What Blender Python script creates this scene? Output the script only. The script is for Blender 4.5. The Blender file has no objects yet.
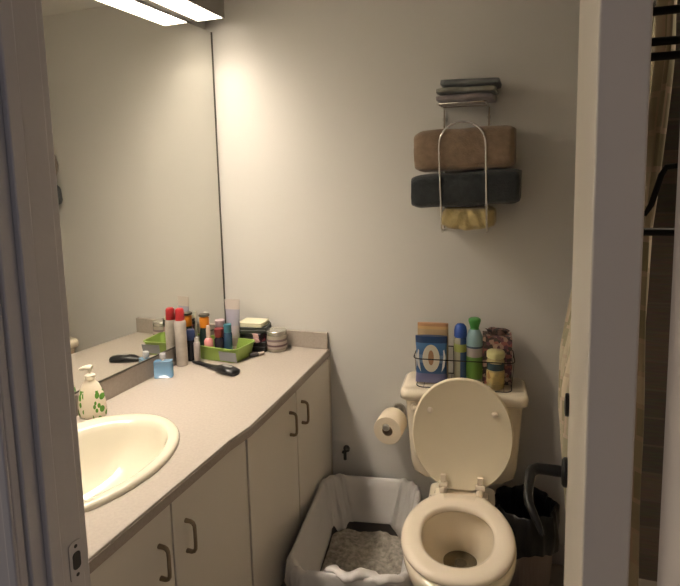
import bpy, bmesh, math, random
from mathutils import Vector, Matrix, noise
random.seed(7)
SC = bpy.context.scene
COL = SC.collection
PI = math.pi

# ---------------------------------------------------------------- materials
def newmat(name):
    m = bpy.data.materials.new(name); m.use_nodes = True
    nt = m.node_tree
    return m, nt, nt.nodes['Principled BSDF']

def mat(name, col, rough=.5, metal=0, spec=.5, bump=0, bscale=60, var=0, vscale=8, trans=0, ior=1.45, emis=None, estr=0, sss=0, sheen=0, coat=0):
    m, nt, p = newmat(name)
    c = (*col, 1)
    p.inputs['Base Color'].default_value = c
    p.inputs['Roughness'].default_value = rough
    p.inputs['Metallic'].default_value = metal
    p.inputs['IOR'].default_value = ior
    p.inputs['Specular IOR Level'].default_value = spec
    p.inputs['Transmission Weight'].default_value = trans
    p.inputs['Coat Weight'].default_value = coat
    p.inputs['Sheen Weight'].default_value = sheen
    if emis:
        p.inputs['Emission Color'].default_value = (*emis, 1)
        p.inputs['Emission Strength'].default_value = estr
    tc = nt.nodes.new('ShaderNodeTexCoord')
    if var:
        n = nt.nodes.new('ShaderNodeTexNoise'); n.inputs['Scale'].default_value = vscale; n.inputs['Detail'].default_value = 4
        nt.links.new(tc.outputs['Object'], n.inputs['Vector'])
        r = nt.nodes.new('ShaderNodeValToRGB')
        r.color_ramp.elements[0].position = .3; r.color_ramp.elements[1].position = .7
        r.color_ramp.elements[0].color = tuple(max(0, x*(1-var)) for x in col)+(1,)
        r.color_ramp.elements[1].color = tuple(min(1, x*(1+var)) for x in col)+(1,)
        nt.links.new(n.outputs['Fac'], r.inputs['Fac'])
        nt.links.new(r.outputs['Color'], p.inputs['Base Color'])
    if bump:
        n = nt.nodes.new('ShaderNodeTexNoise'); n.inputs['Scale'].default_value = bscale; n.inputs['Detail'].default_value = 3
        nt.links.new(tc.outputs['Object'], n.inputs['Vector'])
        b = nt.nodes.new('ShaderNodeBump'); b.inputs['Strength'].default_value = bump; b.inputs['Distance'].default_value = .004
        nt.links.new(n.outputs['Fac'], b.inputs['Height'])
        nt.links.new(b.outputs['Normal'], p.inputs['Normal'])
    return m

def bands(name, axis, stops, rough=.5, scale=1.0, off=0.0, spec=.5):
    """constant colour bands along one object axis; stops = [(position, colour)]"""
    m, nt, p = newmat(name)
    tc = nt.nodes.new('ShaderNodeTexCoord'); sx = nt.nodes.new('ShaderNodeSeparateXYZ')
    nt.links.new(tc.outputs['Object'], sx.inputs[0])
    mr = nt.nodes.new('ShaderNodeMath'); mr.operation = 'MULTIPLY_ADD'
    mr.inputs[1].default_value = scale; mr.inputs[2].default_value = off
    nt.links.new(sx.outputs[axis], mr.inputs[0])
    r = nt.nodes.new('ShaderNodeValToRGB'); r.color_ramp.interpolation = 'CONSTANT'
    while len(r.color_ramp.elements) < len(stops): r.color_ramp.elements.new(1)
    for e, (q, c) in zip(r.color_ramp.elements, stops): e.position = q; e.color = (*c, 1)
    nt.links.new(mr.outputs[0], r.inputs['Fac']); nt.links.new(r.outputs['Color'], p.inputs['Base Color'])
    p.inputs['Roughness'].default_value = rough
    p.inputs['Specular IOR Level'].default_value = spec
    return m

def patches(name, cols, scale=30, rough=.6, axis_scale=(1,1,1), ground=None, thresh=None):
    """voronoi cells coloured at random from a palette (printed pattern)"""
    m, nt, p = newmat(name)
    tc = nt.nodes.new('ShaderNodeTexCoord'); mp = nt.nodes.new('ShaderNodeMapping'); mp.inputs['Scale'].default_value = axis_scale
    v = nt.nodes.new('ShaderNodeTexVoronoi'); v.inputs['Scale'].default_value = scale
    nt.links.new(tc.outputs['Object'], mp.inputs[0]); nt.links.new(mp.outputs[0], v.inputs['Vector'])
    sp = nt.nodes.new('ShaderNodeSeparateColor'); nt.links.new(v.outputs['Color'], sp.inputs[0])
    r = nt.nodes.new('ShaderNodeValToRGB'); r.color_ramp.interpolation = 'CONSTANT'
    n = len(cols)
    while len(r.color_ramp.elements) < n: r.color_ramp.elements.new(1)
    for i, (e, c) in enumerate(zip(r.color_ramp.elements, cols)): e.position = i/n; e.color = (*c, 1)
    nt.links.new(sp.outputs[0], r.inputs['Fac'])
    nt.links.new(r.outputs['Color'], p.inputs['Base Color'])
    p.inputs['Roughness'].default_value = rough
    return m

M = {}
M['paint']   = mat('wall_paint', (.69,.67,.63), .55, bump=.12, bscale=220)
M['ceil']    = mat('ceiling_paint', (.72,.70,.66), .8)
M['floor']   = mat('vinyl_floor', (.44,.39,.33), .5, var=.25, vscale=5)
M['trim']    = mat('trim_paint', (.58,.54,.51), .35, bump=.06, bscale=90)
M['doorp']   = mat('door_paint', (.70,.64,.55), .4, bump=.05, bscale=70)
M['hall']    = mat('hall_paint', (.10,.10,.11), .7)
M['lam']     = mat('counter_laminate', (.41,.36,.31), .42, var=.06, vscale=120)
M['lamedge'] = mat('counter_edge', (.34,.29,.245), .5, var=.08, vscale=120)
M['cab']     = mat('cabinet_white', (.70,.65,.57), .38)
M['cabin']   = mat('cabinet_body', (.56,.50,.42), .5)
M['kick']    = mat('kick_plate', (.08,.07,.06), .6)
M['handle']  = mat('bronze_handle', (.27,.21,.14), .38, metal=.75)
M['china']   = mat('sink_china', (.70,.65,.52), .09, coat=.5)
M['toilet']  = mat('toilet_china', (.86,.76,.60), .14, coat=.4)
M['seatp']   = mat('seat_plastic', (.90,.79,.64), .26)
M['lidp']    = mat('lid_plastic', (.88,.78,.58), .4)
M['chrome']  = mat('chrome', (.82,.80,.76), .14, metal=1)
M['steel']   = mat('dull_chrome', (.55,.53,.49), .3, metal=1)
M['black']   = mat('black_metal', (.010,.010,.010), .42, metal=.3)
M['blackpl'] = mat('black_plastic', (.012,.012,.013), .35)
M['bag']     = mat('black_bag', (.010,.011,.013), .32, bump=.4, bscale=25)
M['mesh']    = mat('brown_mesh', (.30,.25,.22), .5, metal=.2)
M['liner']   = mat('white_liner', (.58,.555,.53), .45, bump=.9, bscale=16)
M['tray']    = mat('grey_tray', (.09,.08,.075), .5)
M['litter']  = mat('litter', (.33,.30,.255), .95, var=.35, vscale=55, bump=.8, bscale=160)
M['paper']   = mat('tissue_paper', (.80,.70,.54), .95, bump=.2, bscale=120)
M['card']    = mat('cardboard', (.30,.22,.14), .9)
M['fixture'] = mat('fixture_body', (.30,.28,.25), .5)
M['lens']    = mat('light_lens', (.9,.85,.7), .5, emis=(1.0,.87,.72), estr=1)
def _prismatic():
    # prismatic diffuser: throws most light straight down, little sideways
    nt = M['lens'].node_tree; p = nt.nodes['Principled BSDF']
    g = nt.nodes.new('ShaderNodeNewGeometry'); d = nt.nodes.new('ShaderNodeVectorMath'); d.operation = 'DOT_PRODUCT'
    nt.links.new(g.outputs['Incoming'], d.inputs[0]); nt.links.new(g.outputs['Normal'], d.inputs[1])
    q = nt.nodes.new('ShaderNodeMath'); q.operation = 'POWER'; q.inputs[1].default_value = 3.3; nt.links.new(d.outputs['Value'], q.inputs[0])
    a = nt.nodes.new('ShaderNodeMath'); a.operation = 'MULTIPLY_ADD'; a.inputs[1].default_value = 88; a.inputs[2].default_value = 3.6
    nt.links.new(q.outputs[0], a.inputs[0]); nt.links.new(a.outputs[0], p.inputs['Emission Strength'])
_prismatic()
M['water']   = mat('bowl_water', (.45,.40,.28), .03, trans=.75, ior=1.33)
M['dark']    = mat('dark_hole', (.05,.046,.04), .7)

def mirror_mat():
    m, nt, p = newmat('mirror_silver')
    p.inputs['Base Color'].default_value = (.80,.80,.76,1); p.inputs['Metallic'].default_value = 1; p.inputs['Roughness'].default_value = .015
    return m
M['mirror'] = mirror_mat()

def plank_mat():
    m, nt, p = newmat('shower_plank_tile')
    tc = nt.nodes.new('ShaderNodeTexCoord')
    mp = nt.nodes.new('ShaderNodeMapping'); mp.inputs['Rotation'].default_value = (PI/2,0,0)
    b = nt.nodes.new('ShaderNodeTexBrick')
    b.inputs['Color1'].default_value = (.27,.21,.165,1); b.inputs['Color2'].default_value = (.16,.145,.125,1)
    b.inputs['Mortar'].default_value = (.27,.22,.18,1); b.inputs['Scale'].default_value = 1
    b.inputs['Brick Width'].default_value = .6; b.inputs['Row Height'].default_value = .11; b.inputs['Mortar Size'].default_value = .004
    n = nt.nodes.new('ShaderNodeTexNoise'); n.inputs['Scale'].default_value = 14
    mp2 = nt.nodes.new('ShaderNodeMapping'); mp2.inputs['Scale'].default_value = (1,1,10)
    mx = nt.nodes.new('ShaderNodeMix'); mx.data_type = 'RGBA'; mx.blend_type = 'MULTIPLY'; mx.inputs[0].default_value = .5
    nt.links.new(tc.outputs['Object'], mp.inputs[0]); nt.links.new(mp.outputs[0], b.inputs['Vector'])
    nt.links.new(tc.outputs['Object'], mp2.inputs[0]); nt.links.new(mp2.outputs[0], n.inputs['Vector'])
    nt.links.new(b.outputs['Color'], mx.inputs[6]); nt.links.new(n.outputs['Color'], mx.inputs[7])
    nt.links.new(mx.outputs[2], p.inputs['Base Color']); p.inputs['Roughness'].default_value = .4
    return m
M['plank'] = plank_mat()

def cloth(name, col, var=.15, sc=40, bump=.7, bs=180):
    return mat(name, col, .95, var=var, vscale=sc, bump=bump, bscale=bs, sheen=.3, spec=.1)
M['tan']    = cloth('tan_terry', (.26,.185,.125))
M['navy']   = cloth('slate_terry', (.040,.045,.048))
M['yellow'] = cloth('yellow_terry', (.50,.40,.19))
M['grey']   = cloth('grey_terry', (.17,.18,.18))
M['sage']   = cloth('sage_terry', (.26,.255,.22))
M['mauve']  = cloth('mauve_terry', (.24,.21,.215))

# ---------------------------------------------------------------- mesh helpers
def link(name, bm, m, parent=None, smooth=True, angle=40, bevel=0, bseg=2, subsurf=0, recalc=True):
    if recalc: bmesh.ops.recalc_face_normals(bm, faces=bm.faces)
    me = bpy.data.meshes.new(name); bm.to_mesh(me); bm.free()
    ms = m if isinstance(m, (list, tuple)) else [m]
    for x in ms: me.materials.append(x)
    o = bpy.data.objects.new(name, me); COL.objects.link(o)
    if parent: o.parent = parent
    if smooth:
        for p in me.polygons: p.use_smooth = True
        try: me.set_sharp_from_angle(angle=math.radians(angle))
        except Exception: pass
    if bevel:
        b = o.modifiers.new('bevel', 'BEVEL'); b.width = bevel; b.segments = bseg; b.limit_method = 'ANGLE'; b.harden_normals = False
    if subsurf:
        s = o.modifiers.new('sub', 'SUBSURF'); s.levels = subsurf; s.render_levels = subsurf
    return o

def thing(name, label, cat, loc=(0,0,0), rz=0, group=None):
    o = bpy.data.objects.new(name, None); COL.objects.link(o)
    o.empty_display_size = .05
    o.location = loc; o.rotation_euler = (0,0,rz); o['label'] = label; o['category'] = cat
    if group: o['group'] = group
    return o
def tag(o, label, cat, group=None, kind=None):
    o['label'] = label; o['category'] = cat
    if group: o['group'] = group
    if kind: o['kind'] = kind
    return o
def struct(o): o['kind'] = 'structure'; return o

def BM(): return bmesh.new()
def box(bm, x0,x1,y0,y1,z0,z1, mi=0):
    v = [bm.verts.new(p) for p in ((x0,y0,z0),(x1,y0,z0),(x1,y1,z0),(x0,y1,z0),(x0,y0,z1),(x1,y0,z1),(x1,y1,z1),(x0,y1,z1))]
    for f in ((0,3,2,1),(4,5,6,7),(0,1,5,4),(1,2,6,5),(2,3,7,6),(3,0,4,7)):
        bm.faces.new([v[i] for i in f]).material_index = mi
    return v
def B(name, x0,x1,y0,y1,z0,z1, m, parent=None, bevel=0, **k):
    bm = BM(); box(bm, x0,x1,y0,y1,z0,z1); return link(name, bm, m, parent, smooth=bool(bevel), bevel=bevel, **k)

def loft(bm, rings, cap0=True, cap1=True, closed=True, mi=0):
    vr = [[bm.verts.new(p) for p in r] for r in rings]
    n = len(vr[0])
    for a, b in zip(vr, vr[1:]):
        for i in range(n if closed else n-1):
            j = (i+1) % n
            bm.faces.new((a[i], a[j], b[j], b[i])).material_index = mi
    if cap0: bm.faces.new(list(reversed(vr[0]))).material_index = mi
    if cap1: bm.faces.new(vr[-1]).material_index = mi
    return vr
def lathe(bm, prof, c=(0,0,0), seg=28, sx=1, sy=1, axis='z', mi=0, cap=True):
    rings = []
    for r, z in prof:
        r = max(r, 1e-4)
        ring = []
        for i in range(seg):
            a = 2*PI*i/seg
            u, v = r*sx*math.cos(a), r*sy*math.sin(a)
            p = {'z': (u, v, z), 'y': (u, z, v), 'x': (z, u, v)}[axis]
            ring.append((c[0]+p[0], c[1]+p[1], c[2]+p[2]))
        rings.append(ring)
    return loft(bm, rings, cap, cap, mi=mi)
def tube(bm, pts, r, seg=10, closed=False, mi=0):
    pts = [Vector(p) for p in pts]; n = len(pts); rings = []
    up = None
    for i, p in enumerate(pts):
        if closed: t = (pts[(i+1) % n]-pts[i-1]).normalized()
        else: t = (pts[min(i+1, n-1)]-pts[max(i-1, 0)]).normalized()
        if up is None:
            up = Vector((0,0,1)) if abs(t.z) < .9 else Vector((1,0,0))
        s = t.cross(up).normalized(); up = s.cross(t).normalized()
        rr = r[i] if isinstance(r, (list, tuple)) else r
        rings.append([p+rr*(math.cos(2*PI*k/seg)*s+math.sin(2*PI*k/seg)*up) for k in range(seg)])
    if closed:
        rings.append(rings[0]); vr = [[bm.verts.new(q) for q in g] for g in rings[:-1]]
        vr.append(vr[0])
        for a, b in zip(vr, vr[1:]):
            for i in range(seg): bm.faces.new((a[i], a[(i+1) % seg], b[(i+1) % seg], b[i])).material_index = mi
    else: loft(bm, rings, mi=mi)
def arc(c, r, a0, a1, n, plane='xz', y=0):
    out = []
    for i in range(n+1):
        a = a0+(a1-a0)*i/n
        u, v = r*math.cos(a), r*math.sin(a)
        out.append({'xz': (c[0]+u, c[1], c[2]+v), 'xy': (c[0]+u, c[1]+v, c[2]), 'yz': (c[0], c[1]+u, c[2]+v)}[plane])
    return out
def prism(bm, poly, z0, z1, mi=0):
    loft(bm, [[(x, y, z0) for x, y in poly], [(x, y, z1) for x, y in poly]], mi=mi)
def egg(cx, cy, w, lf, lb, n=48, p=2.0, pb=None):
    """oval: half width w, front (-y) length lf, back (+y) length lb, superellipse powers"""
    out = []
    for i in range(n):
        a = 2*PI*i/n
        c, s = math.cos(a), math.sin(a)
        q = p if s < 0 else (pb or p)
        x = w*math.copysign(abs(c)**(2/q), c)
        y = (lf if s < 0 else lb)*math.copysign(abs(s)**(2/q), s)
        out.append((cx+x, cy+y))
    return out
def rrect(x0,x1,y0,y1,r,n=6):
    out = []
    for (cx, cy, a0) in ((x1-r,y1-r,0),(x0+r,y1-r,PI/2),(x0+r,y0+r,PI),(x1-r,y0+r,1.5*PI)):
        for i in range(n+1):
            a = a0+PI/2*i/n; out.append((cx+r*math.cos(a), cy+r*math.sin(a)))
    return out

# ================================================================= ROOM SHELL
YD0, YD1 = -1.69, -1.60       # doorway wall: hall face, bathroom face
XL, XR = .757, 1.572           # doorway opening
XE = 2.40                     # far right wall
ZC = 2.42
struct(B('floor', -.1, XE+.1, -3.4, .1, -.06, 0, M['floor']))
struct(B('ceiling', -.1, XE+.1, YD0, .1, ZC, ZC+.06, M['ceil']))
struct(B('wall_left', -.1, 0, YD0, .1, 0, ZC, M['paint']))
struct(B('wall_back', 0, 1.80, 0, .1, 0, ZC, M['paint']))
struct(B('wall_shower', 1.80, XE, 0, .1, 0, ZC, M['plank']))
struct(B('wall_right', XE, XE+.1, YD0, .1, 0, ZC, M['plank']))
bm = BM()
box(bm, 0, XL-.02, YD0+.012, YD1, 0, ZC); box(bm, XR+.02, XE, YD0+.012, YD1, 0, ZC); box(bm, XL-.02, XR+.02, YD0+.012, YD1, 2.07, ZC)
struct(link('wall_front', bm, M['paint'], smooth=False))
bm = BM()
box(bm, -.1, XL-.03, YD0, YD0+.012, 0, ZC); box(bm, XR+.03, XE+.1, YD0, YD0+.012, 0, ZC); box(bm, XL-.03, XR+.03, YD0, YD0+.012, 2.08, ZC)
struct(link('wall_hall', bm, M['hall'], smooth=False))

# door frame: left jamb with stop + casing, right jamb, head
def jamb(name, xf, s):
    # xf = opening face, s=+1 when solid is towards -x (left jamb)
    def X(d): return xf-s*d
    def bx(bm, a, b, y0, y1, z0=0, z1=2.045):
        x0, x1 = sorted((X(a), X(b))); box(bm, x0, x1, y0, y1, z0, z1)
    bm = BM()
    e = -.045 if s < 0 else 0
    bx(bm, 0, .0195, YD0-.002+e, YD1)             # jamb board
    if s > 0: bx(bm, -.011, 0, YD0+.020, YD1-.048)         # stop
    bx(bm, .006, .070, YD0-.016+e, YD0-.0025)     # hall casing
    bx(bm, .006, .022, YD0-.022+e, YD0-.016+e)      # casing bead
    bx(bm, .006, .070, YD1+.001, YD1+.016)      # bathroom casing
    o = link(name, bm, M['trim'], smooth=True, bevel=.0025); struct(o); return o
tl = jamb('trim_1', XL, 1); tr = jamb('trim_2', XR, -1)
bm = BM()
box(bm, XL-.07, XR+.07, YD0-.016, YD0-.0025, 2.05, 2.115); box(bm, XL-.07, XR+.07, YD1+.001, YD1+.016, 2.05, 2.115)
box(bm, XL+.0005, XR-.0005, YD0-.002, YD1, 2.046, 2.066)
struct(link('trim_3', bm, M['trim'], bevel=.002))
# strike plate on left jamb
ys, zs = YD1-.016, .99
bm = BM()
pl = [(ys+y, zs+z) for y, z in rrect(-.013,.013,-.032,.032,.006,3)]
loft(bm, [[(XL+.0002, y, z) for y, z in pl], [(XL+.0022, y, z) for y, z in pl]])
sp = link('strike_plate', bm, M['trim'], tl); sp['label'] = 'painted metal strike plate'
bm = BM()
pl = [(ys+y, zs+z) for y, z in rrect(-.0075,.0075,-.0145,.0145,.006,4)]
loft(bm, [[(XL+.0018, y, z) for y, z in pl], [(XL+.0030, y, z) for y, z in pl]])
for dz in (-.024, .024):
    lathe(bm, [(.003, 0), (.003, .0009)], (XL+.0020, ys, zs+dz), 10, axis='x')
link('latch_hole', bm, M['dark'], sp)

# baseboard on back wall
struct(B('baseboard_back', .57, 1.80, -.012, -.0005, 0, .09, M['trim'], bevel=.003))

# ================================================================= DOOR
D0 = Vector((1.4945, YD1-.004, 0)); door_ang = math.radians(-1.5)      # left face runs almost straight into the room
droot = bpy.data.objects.new('door_1', None); COL.objects.link(droot); struct(droot)
droot.location = D0; droot.rotation_euler = (0, 0, door_ang)          # local +y along leaf, +x thickness
DW, DT = .745, .049
bm = BM(); box(bm, 0, DT, 0, DW, .012, 2.035)
dleaf = link('door_leaf', bm, M['doorp'], droot, bevel=.0025)
# lever, hall side
zl, yl = .885, DW-.065
bm = BM()
lathe(bm, [(.0005,-.0005),(.033,-.001),(.034,-.004),(.033,-.009),(.028,-.013),(.012,-.014),(.0115,-.016)], (0, yl, zl), 28, axis='x')
link('rosette', bm, M['black'], droot)
bm = BM()
pts = [(-.012,yl,zl),(-.050,yl,zl),(-.066,yl-.002,zl),(-.077,yl-.010,zl-.001),(-.082,yl-.025,zl-.003),(-.083,yl-.06,zl-.008),(-.083,yl-.095,zl-.016),(-.080,yl-.118,zl-.024),(-.070,yl-.135,zl-.034),(-.058,yl-.150,zl-.050),(-.050,yl-.160,zl-.066)]
tube(bm, pts, [.0135,.0130,.0130,.0130,.0125,.0110,.0105,.0100,.0090,.0070,.0045], 12)
link('door_lever', bm, M['black'], droot)
bm = BM()
zt = zl+.165
lathe(bm, [(.0005,-.0005),(.026,-.001),(.027,-.004),(.026,-.009),(.015,-.011),(.001,-.0115)], (0, yl, zt), 24, axis='x')
link('deadbolt', bm, M['black'], droot)
# latch face on the free edge and bathroom-side lever
bm = BM(); box(bm, .011, .035, DW-.0005, DW+.0015, zl-.028, zl+.028); box(bm, .016, .030, DW+.001, DW+.010, zl-.010, zl+.010)
link('latch', bm, M['steel'], droot, bevel=.0015)
for k, z in enumerate((.24, 1.02+.90)):
    bm = BM(); lathe(bm, [(.006,-.045),(.007,-.043),(.007,.043),(.006,.045)], (DT+.004, .004, z), 12); box(bm, .006, DT, -.0018, .0002, z-.044, z+.044)
    link('hinge', bm, M['steel'], droot)

# ================================================================= MIRROR + LIGHT
mr = thing('wall_mirror', 'large frameless wall mirror above the vanity counter', 'mirror', (.0255, -.003, .905), math.radians(-.88))
ZM = 2.236
bm = BM(); box(bm, 0, .006, -1.585, 0, 0, ZM-.905)
link('mirror_glass', bm, M['mirror'], mr, smooth=False)
bm = BM(); box(bm, .0002, .009, -.0035, .0002, 0, ZM-.905); 
e = link('edge_trim', bm, mat('mirror_edge', (.10,.09,.075), .5), mr, smooth=False); e['label'] = 'dark vertical edge strip'
bm = BM(); box(bm, .0002, .0085, -1.585, -.0045, -.003, .002)
link('bottom_channel', bm, mat('mirror_channel', (.12,.11,.09), .5), mr, smooth=False)

vl = thing('vanity_light', 'long box light with glowing lens above the mirror', 'light fixture', (0, -.145, 2.247))
bm = BM()
LX0, LX1, LL = .058, .171, 1.38
# housing: channel with opening below for the lens
box(bm, .001, .180, -LL-.012, .012, .012, .105)
box(bm, .001, LX0-.001, -LL-.012, .012, 0, .012); box(bm, LX1+.001, .180, -LL-.012, .012, 0, .012)
box(bm, LX0-.001, LX1+.001, .001, .012, 0, .012); box(bm, LX0-.001, LX1+.001, -LL-.012, -LL-.001, 0, .012)
link('housing', bm, M['fixture'], vl, smooth=False)
bm = BM(); box(bm, LX0, LX1, -LL, 0, -.002, .011)
e = link('lens', bm, M['lens'], vl, smooth=False); e['label'] = 'glowing white lens'

# ================================================================= VANITY
ZT = .8255
front = [(.556,-.003),(.574,-.25),(.588,-.48),(.598,-.68),(.602,-.80),(.597,-.85),(.591,-.90),(.590,-1.10),(.588,-1.40),(.587,-1.585)]
SX, SY, SA, SB = .266, -1.135, .236, .305       # sink ellipse
wt = thing('countertop', 'beige laminate vanity countertop running under the mirror', 'countertop', (0,0,ZT))
hole = [(SX+.90*SA*math.cos(2*PI*i/64), SY+.93*SB*math.sin(2*PI*i/64)) for i in range(64)]
bm = BM()
outer = [(.003,-1.585)]+[(.003,-.003)]+front
vo = [bm.verts.new((x,y,0)) for x,y in outer]; vh = [bm.verts.new((x,y,0)) for x,y in hole]
eo = [bm.edges.new((vo[i], vo[(i+1) % len(vo)])) for i in range(len(vo))]
eh = [bm.edges.new((vh[i], vh[(i+1) % len(vh)])) for i in range(len(vh))]
res = bmesh.ops.triangle_fill(bm, use_beauty=True, edges=eo+eh)
ext = bmesh.ops.extrude_face_region(bm, geom=bm.faces[:])
for g in ext['geom']:
    if isinstance(g, bmesh.types.BMVert): g.co.z = -.030
link('worktop', bm, M['lam'], wt, smooth=False, bevel=.003)
bm = BM()
loft(bm, [[(x+.0006, y, -.0065) for x, y in front]+[(x+.0022, y, -.0065) for x, y in reversed(front)],
          [(x+.0006, y, -.0325) for x, y in front]+[(x+.0022, y, -.0325) for x, y in reversed(front)]])
e = link('edge_band', bm, M['lamedge'], wt, smooth=False); e['label'] = 'darker front edge band'
bm = BM(); SHT = .074
box(bm, .003, .021, -1.585, -.021, .0005, SHT); box(bm, .003, .553, -.0205, -.003, .0005, SHT)
link('backsplash', bm, M['lam'], wt, smooth=True, bevel=.002)

XC = .545
units = [('twin-door vanity cabinet under the sink', -1.583, [(-1.52,-1.143),(-1.137,-.764)], .572),
         ('twin-door vanity cabinet in the corner by the back wall', -.756, [(-.752,-.382),(-.376,-.035)], .572)]
def handle_bm(x, y, z):
    bm = BM()
    L = .043
    pts = [(x,y,z+L),(x+.016,y,z+L),(x+.023,y,z+L-.003),(x+.027,y,z+L-.010),(x+.028,y,z+.018),(x+.028,y,z-.018),(x+.027,y,z-L+.010),(x+.023,y,z-L+.003),(x+.016,y,z-L),(x,y,z-L)]
    tube(bm, pts, [.0065,.0058,.0055,.0052,.0050,.0050,.0052,.0055,.0058,.0065], 10)
    return bm
proto_parts = None
hy = {(-1.52,-1.143): -1.195, (-1.137,-.764): -1.086, (-.752,-.382): -.440, (-.376,-.035): -.332}
for lab, y0, doors, xf in units:
    y1 = -.004 if y0 > -1 else -.760
    t = thing('vanity_cabinet', lab, 'cabinet', (0, y0, 0), 0)
    bm = BM()
    box(bm, .004, XC-.002, 0, .016, .09, ZT-.0335); box(bm, .004, XC-.002, y1-y0-.016, y1-y0, .09, ZT-.0335)
    box(bm, .004, XC-.004, .016, y1-y0-.016, .09, .106); box(bm, .004, .016, .016, y1-y0-.016, .106, .60)
    box(bm, XC-.020, XC-.002, .016, y1-y0-.016, ZT-.075, ZT-.0335)
    if y0 > -1: box(bm, XC-.002, XC+.014, y1-y0-.028, y1-y0-.001, .09, ZT-.0355)   # filler strip at wall
    else: box(bm, XC-.002, XC+.014, .002, .058, .09, ZT-.0355)
    link('body', bm, M['cabin'], t, smooth=False)
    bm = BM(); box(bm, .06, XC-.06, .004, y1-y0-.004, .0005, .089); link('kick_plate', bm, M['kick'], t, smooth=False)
    for d in doors:
        bm = BM(); box(bm, XC, XC+.018, d[0]-y0, d[1]-y0, .10, ZT-.040)
        dd = link('door', bm, M['cab'], t, bevel=.002)
        link('handle', handle_bm(XC+.0175, hy[d]-y0, .643 if y0 < -1 else .668), M['handle'], dd)

# ---- sink
sk = thing('sink', 'cream oval drop-in sink set in the vanity counter', 'sink', (SX, SY, ZT))
def el(k, kb, z, dx=0): return [(dx+SA*k*math.cos(2*PI*i/64), SB*kb*math.sin(2*PI*i/64), z) for i in range(64)]
bm = BM()
rings = [el(1.0,1.0,.0008), el(1.0,1.0,.007), el(.985,.988,.0125), el(.955,.962,.0150), el(.90,.915,.0150)]
# inner bowl shifts towards the front edge (tap deck at the wall side)
rings += [el(.80,.86,.0145,.018), el(.775,.835,.010,.022), el(.745,.805,-.005,.024), el(.70,.76,-.035,.026), el(.62,.68,-.075,.028), el(.50,.54,-.115,.028), el(.32,.34,-.140,.028), el(.12,.10,-.150,.028)]
# outside shell underneath
rings += [el(.12,.10,-.160,.028), el(.36,.38,-.150,.028), el(.60,.64,-.110,.025), el(.74,.79,-.045,.02), el(.80,.86,-.002,.010), el(.86,.90,.0008,.004)]
loft(bm, rings, False, False)
vs = {}
sb = link('basin', bm, M['china'], sk, angle=80)
bm = BM(); lathe(bm, [(.022,0),(.022,.003),(.017,.004),(.010,.002),(.001,.002)], (.028,0,-.1495), 24); link('drain', bm, M['steel'], sk)
bm = BM(); lathe(bm, [(.009,0),(.009,.002),(.005,.0022),(.0049,.0005)], (0,0,0), 20)
for v in bm.verts: v.co = Matrix.Rotation(math.radians(62), 4, 'Y') @ v.co
for v in bm.verts: v.co += Vector((-.133, .02, -.052))
link('overflow_hole', bm, M['steel'], sk)

# ---- tap
tp = thing('tap', 'chrome sink tap on the wall side of the oval sink', 'tap', (SX-.190, SY, ZT+.0155))
bm = BM(); loft(bm, [[(x,y,0) for x,y in rrect(-.024,.024,-.085,.085,.023,5)],[(x,y,.010) for x,y in rrect(-.024,.024,-.085,.085,.023,5)],[(x,y,.014) for x,y in rrect(-.019,.019,-.080,.080,.018,5)]])
tube(bm, [(0,0,.012),(0,0,.06),(.01,0,.085),(.035,0,.098),(.07,0,.096),(.10,0,.082),(.108,0,.072)], [.016,.014,.013,.012,.011,.010,.010], 14)
link('spout', bm, M['chrome'], tp)
for s in (-1, 1):
    bm = BM(); lathe(bm, [(.019,.012),(.017,.03),(.013,.042),(.014,.048),(.010,.053),(.001,.054)], (0,s*.062,0), 18)
    tube(bm, [(0,s*.062,.048),(.0,s*.085,.052),(0,s*.105,.056)], [.006,.005,.006], 8)
    link('tap_handle', bm, M['chrome'], tp)

# ---- soap pump bottle
def leafy():
    m, nt, p = newmat('soap_leaf_print')
    tc = nt.nodes.new('ShaderNodeTexCoord'); v = nt.nodes.new('ShaderNodeTexVoronoi'); v.inputs['Scale'].default_value = 52
    mp = nt.nodes.new('ShaderNodeMapping'); mp.inputs['Scale'].default_value = (1.5,.6,.8); mp.inputs['Rotation'].default_value = (0,.6,0)
    nt.links.new(tc.outputs['Object'], mp.inputs[0]); nt.links.new(mp.outputs[0], v.inputs['Vector'])
    lt = nt.nodes.new('ShaderNodeMath'); lt.operation = 'LESS_THAN'; lt.inputs[1].default_value = .46
    nt.links.new(v.outputs['Distance'], lt.inputs[0])
    # leaves only on the two flanks of the bottle, lower part
    sx = nt.nodes.new('ShaderNodeSeparateXYZ'); nt.links.new(tc.outputs['Object'], sx.inputs[0])
    ab = nt.nodes.new('ShaderNodeMath'); ab.operation = 'ABSOLUTE'; nt.links.new(sx.outputs[0], ab.inputs[0])
    gt = nt.nodes.new('ShaderNodeMath'); gt.operation = 'GREATER_THAN'; gt.inputs[1].default_value = .014; nt.links.new(ab.outputs[0], gt.inputs[0])
    zz = nt.nodes.new('ShaderNodeMath'); zz.operation = 'LESS_THAN'; zz.inputs[1].default_value = .092; nt.links.new(sx.outputs[2], zz.inputs[0])
    m1 = nt.nodes.new('ShaderNodeMath'); m1.operation = 'MULTIPLY'; nt.links.new(lt.outputs[0], m1.inputs[0]); nt.links.new(gt.outputs[0], m1.inputs[1])
    m2 = nt.nodes.new('ShaderNodeMath'); m2.operation = 'MULTIPLY'; nt.links.new(m1.outputs[0], m2.inputs[0]); nt.links.new(zz.outputs[0], m2.inputs[1])
    mx = nt.nodes.new('ShaderNodeMix'); mx.data_type = 'RGBA'; mx.inputs[6].default_value = (.78,.70,.56,1); mx.inputs[7].default_value = (.12,.30,.05,1)
    nt.links.new(m2.outputs[0], mx.inputs[0]); nt.links.new(mx.outputs[2], p.inputs['Base Color'])
    p.inputs['Roughness'].default_value = .2
    return m
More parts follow.
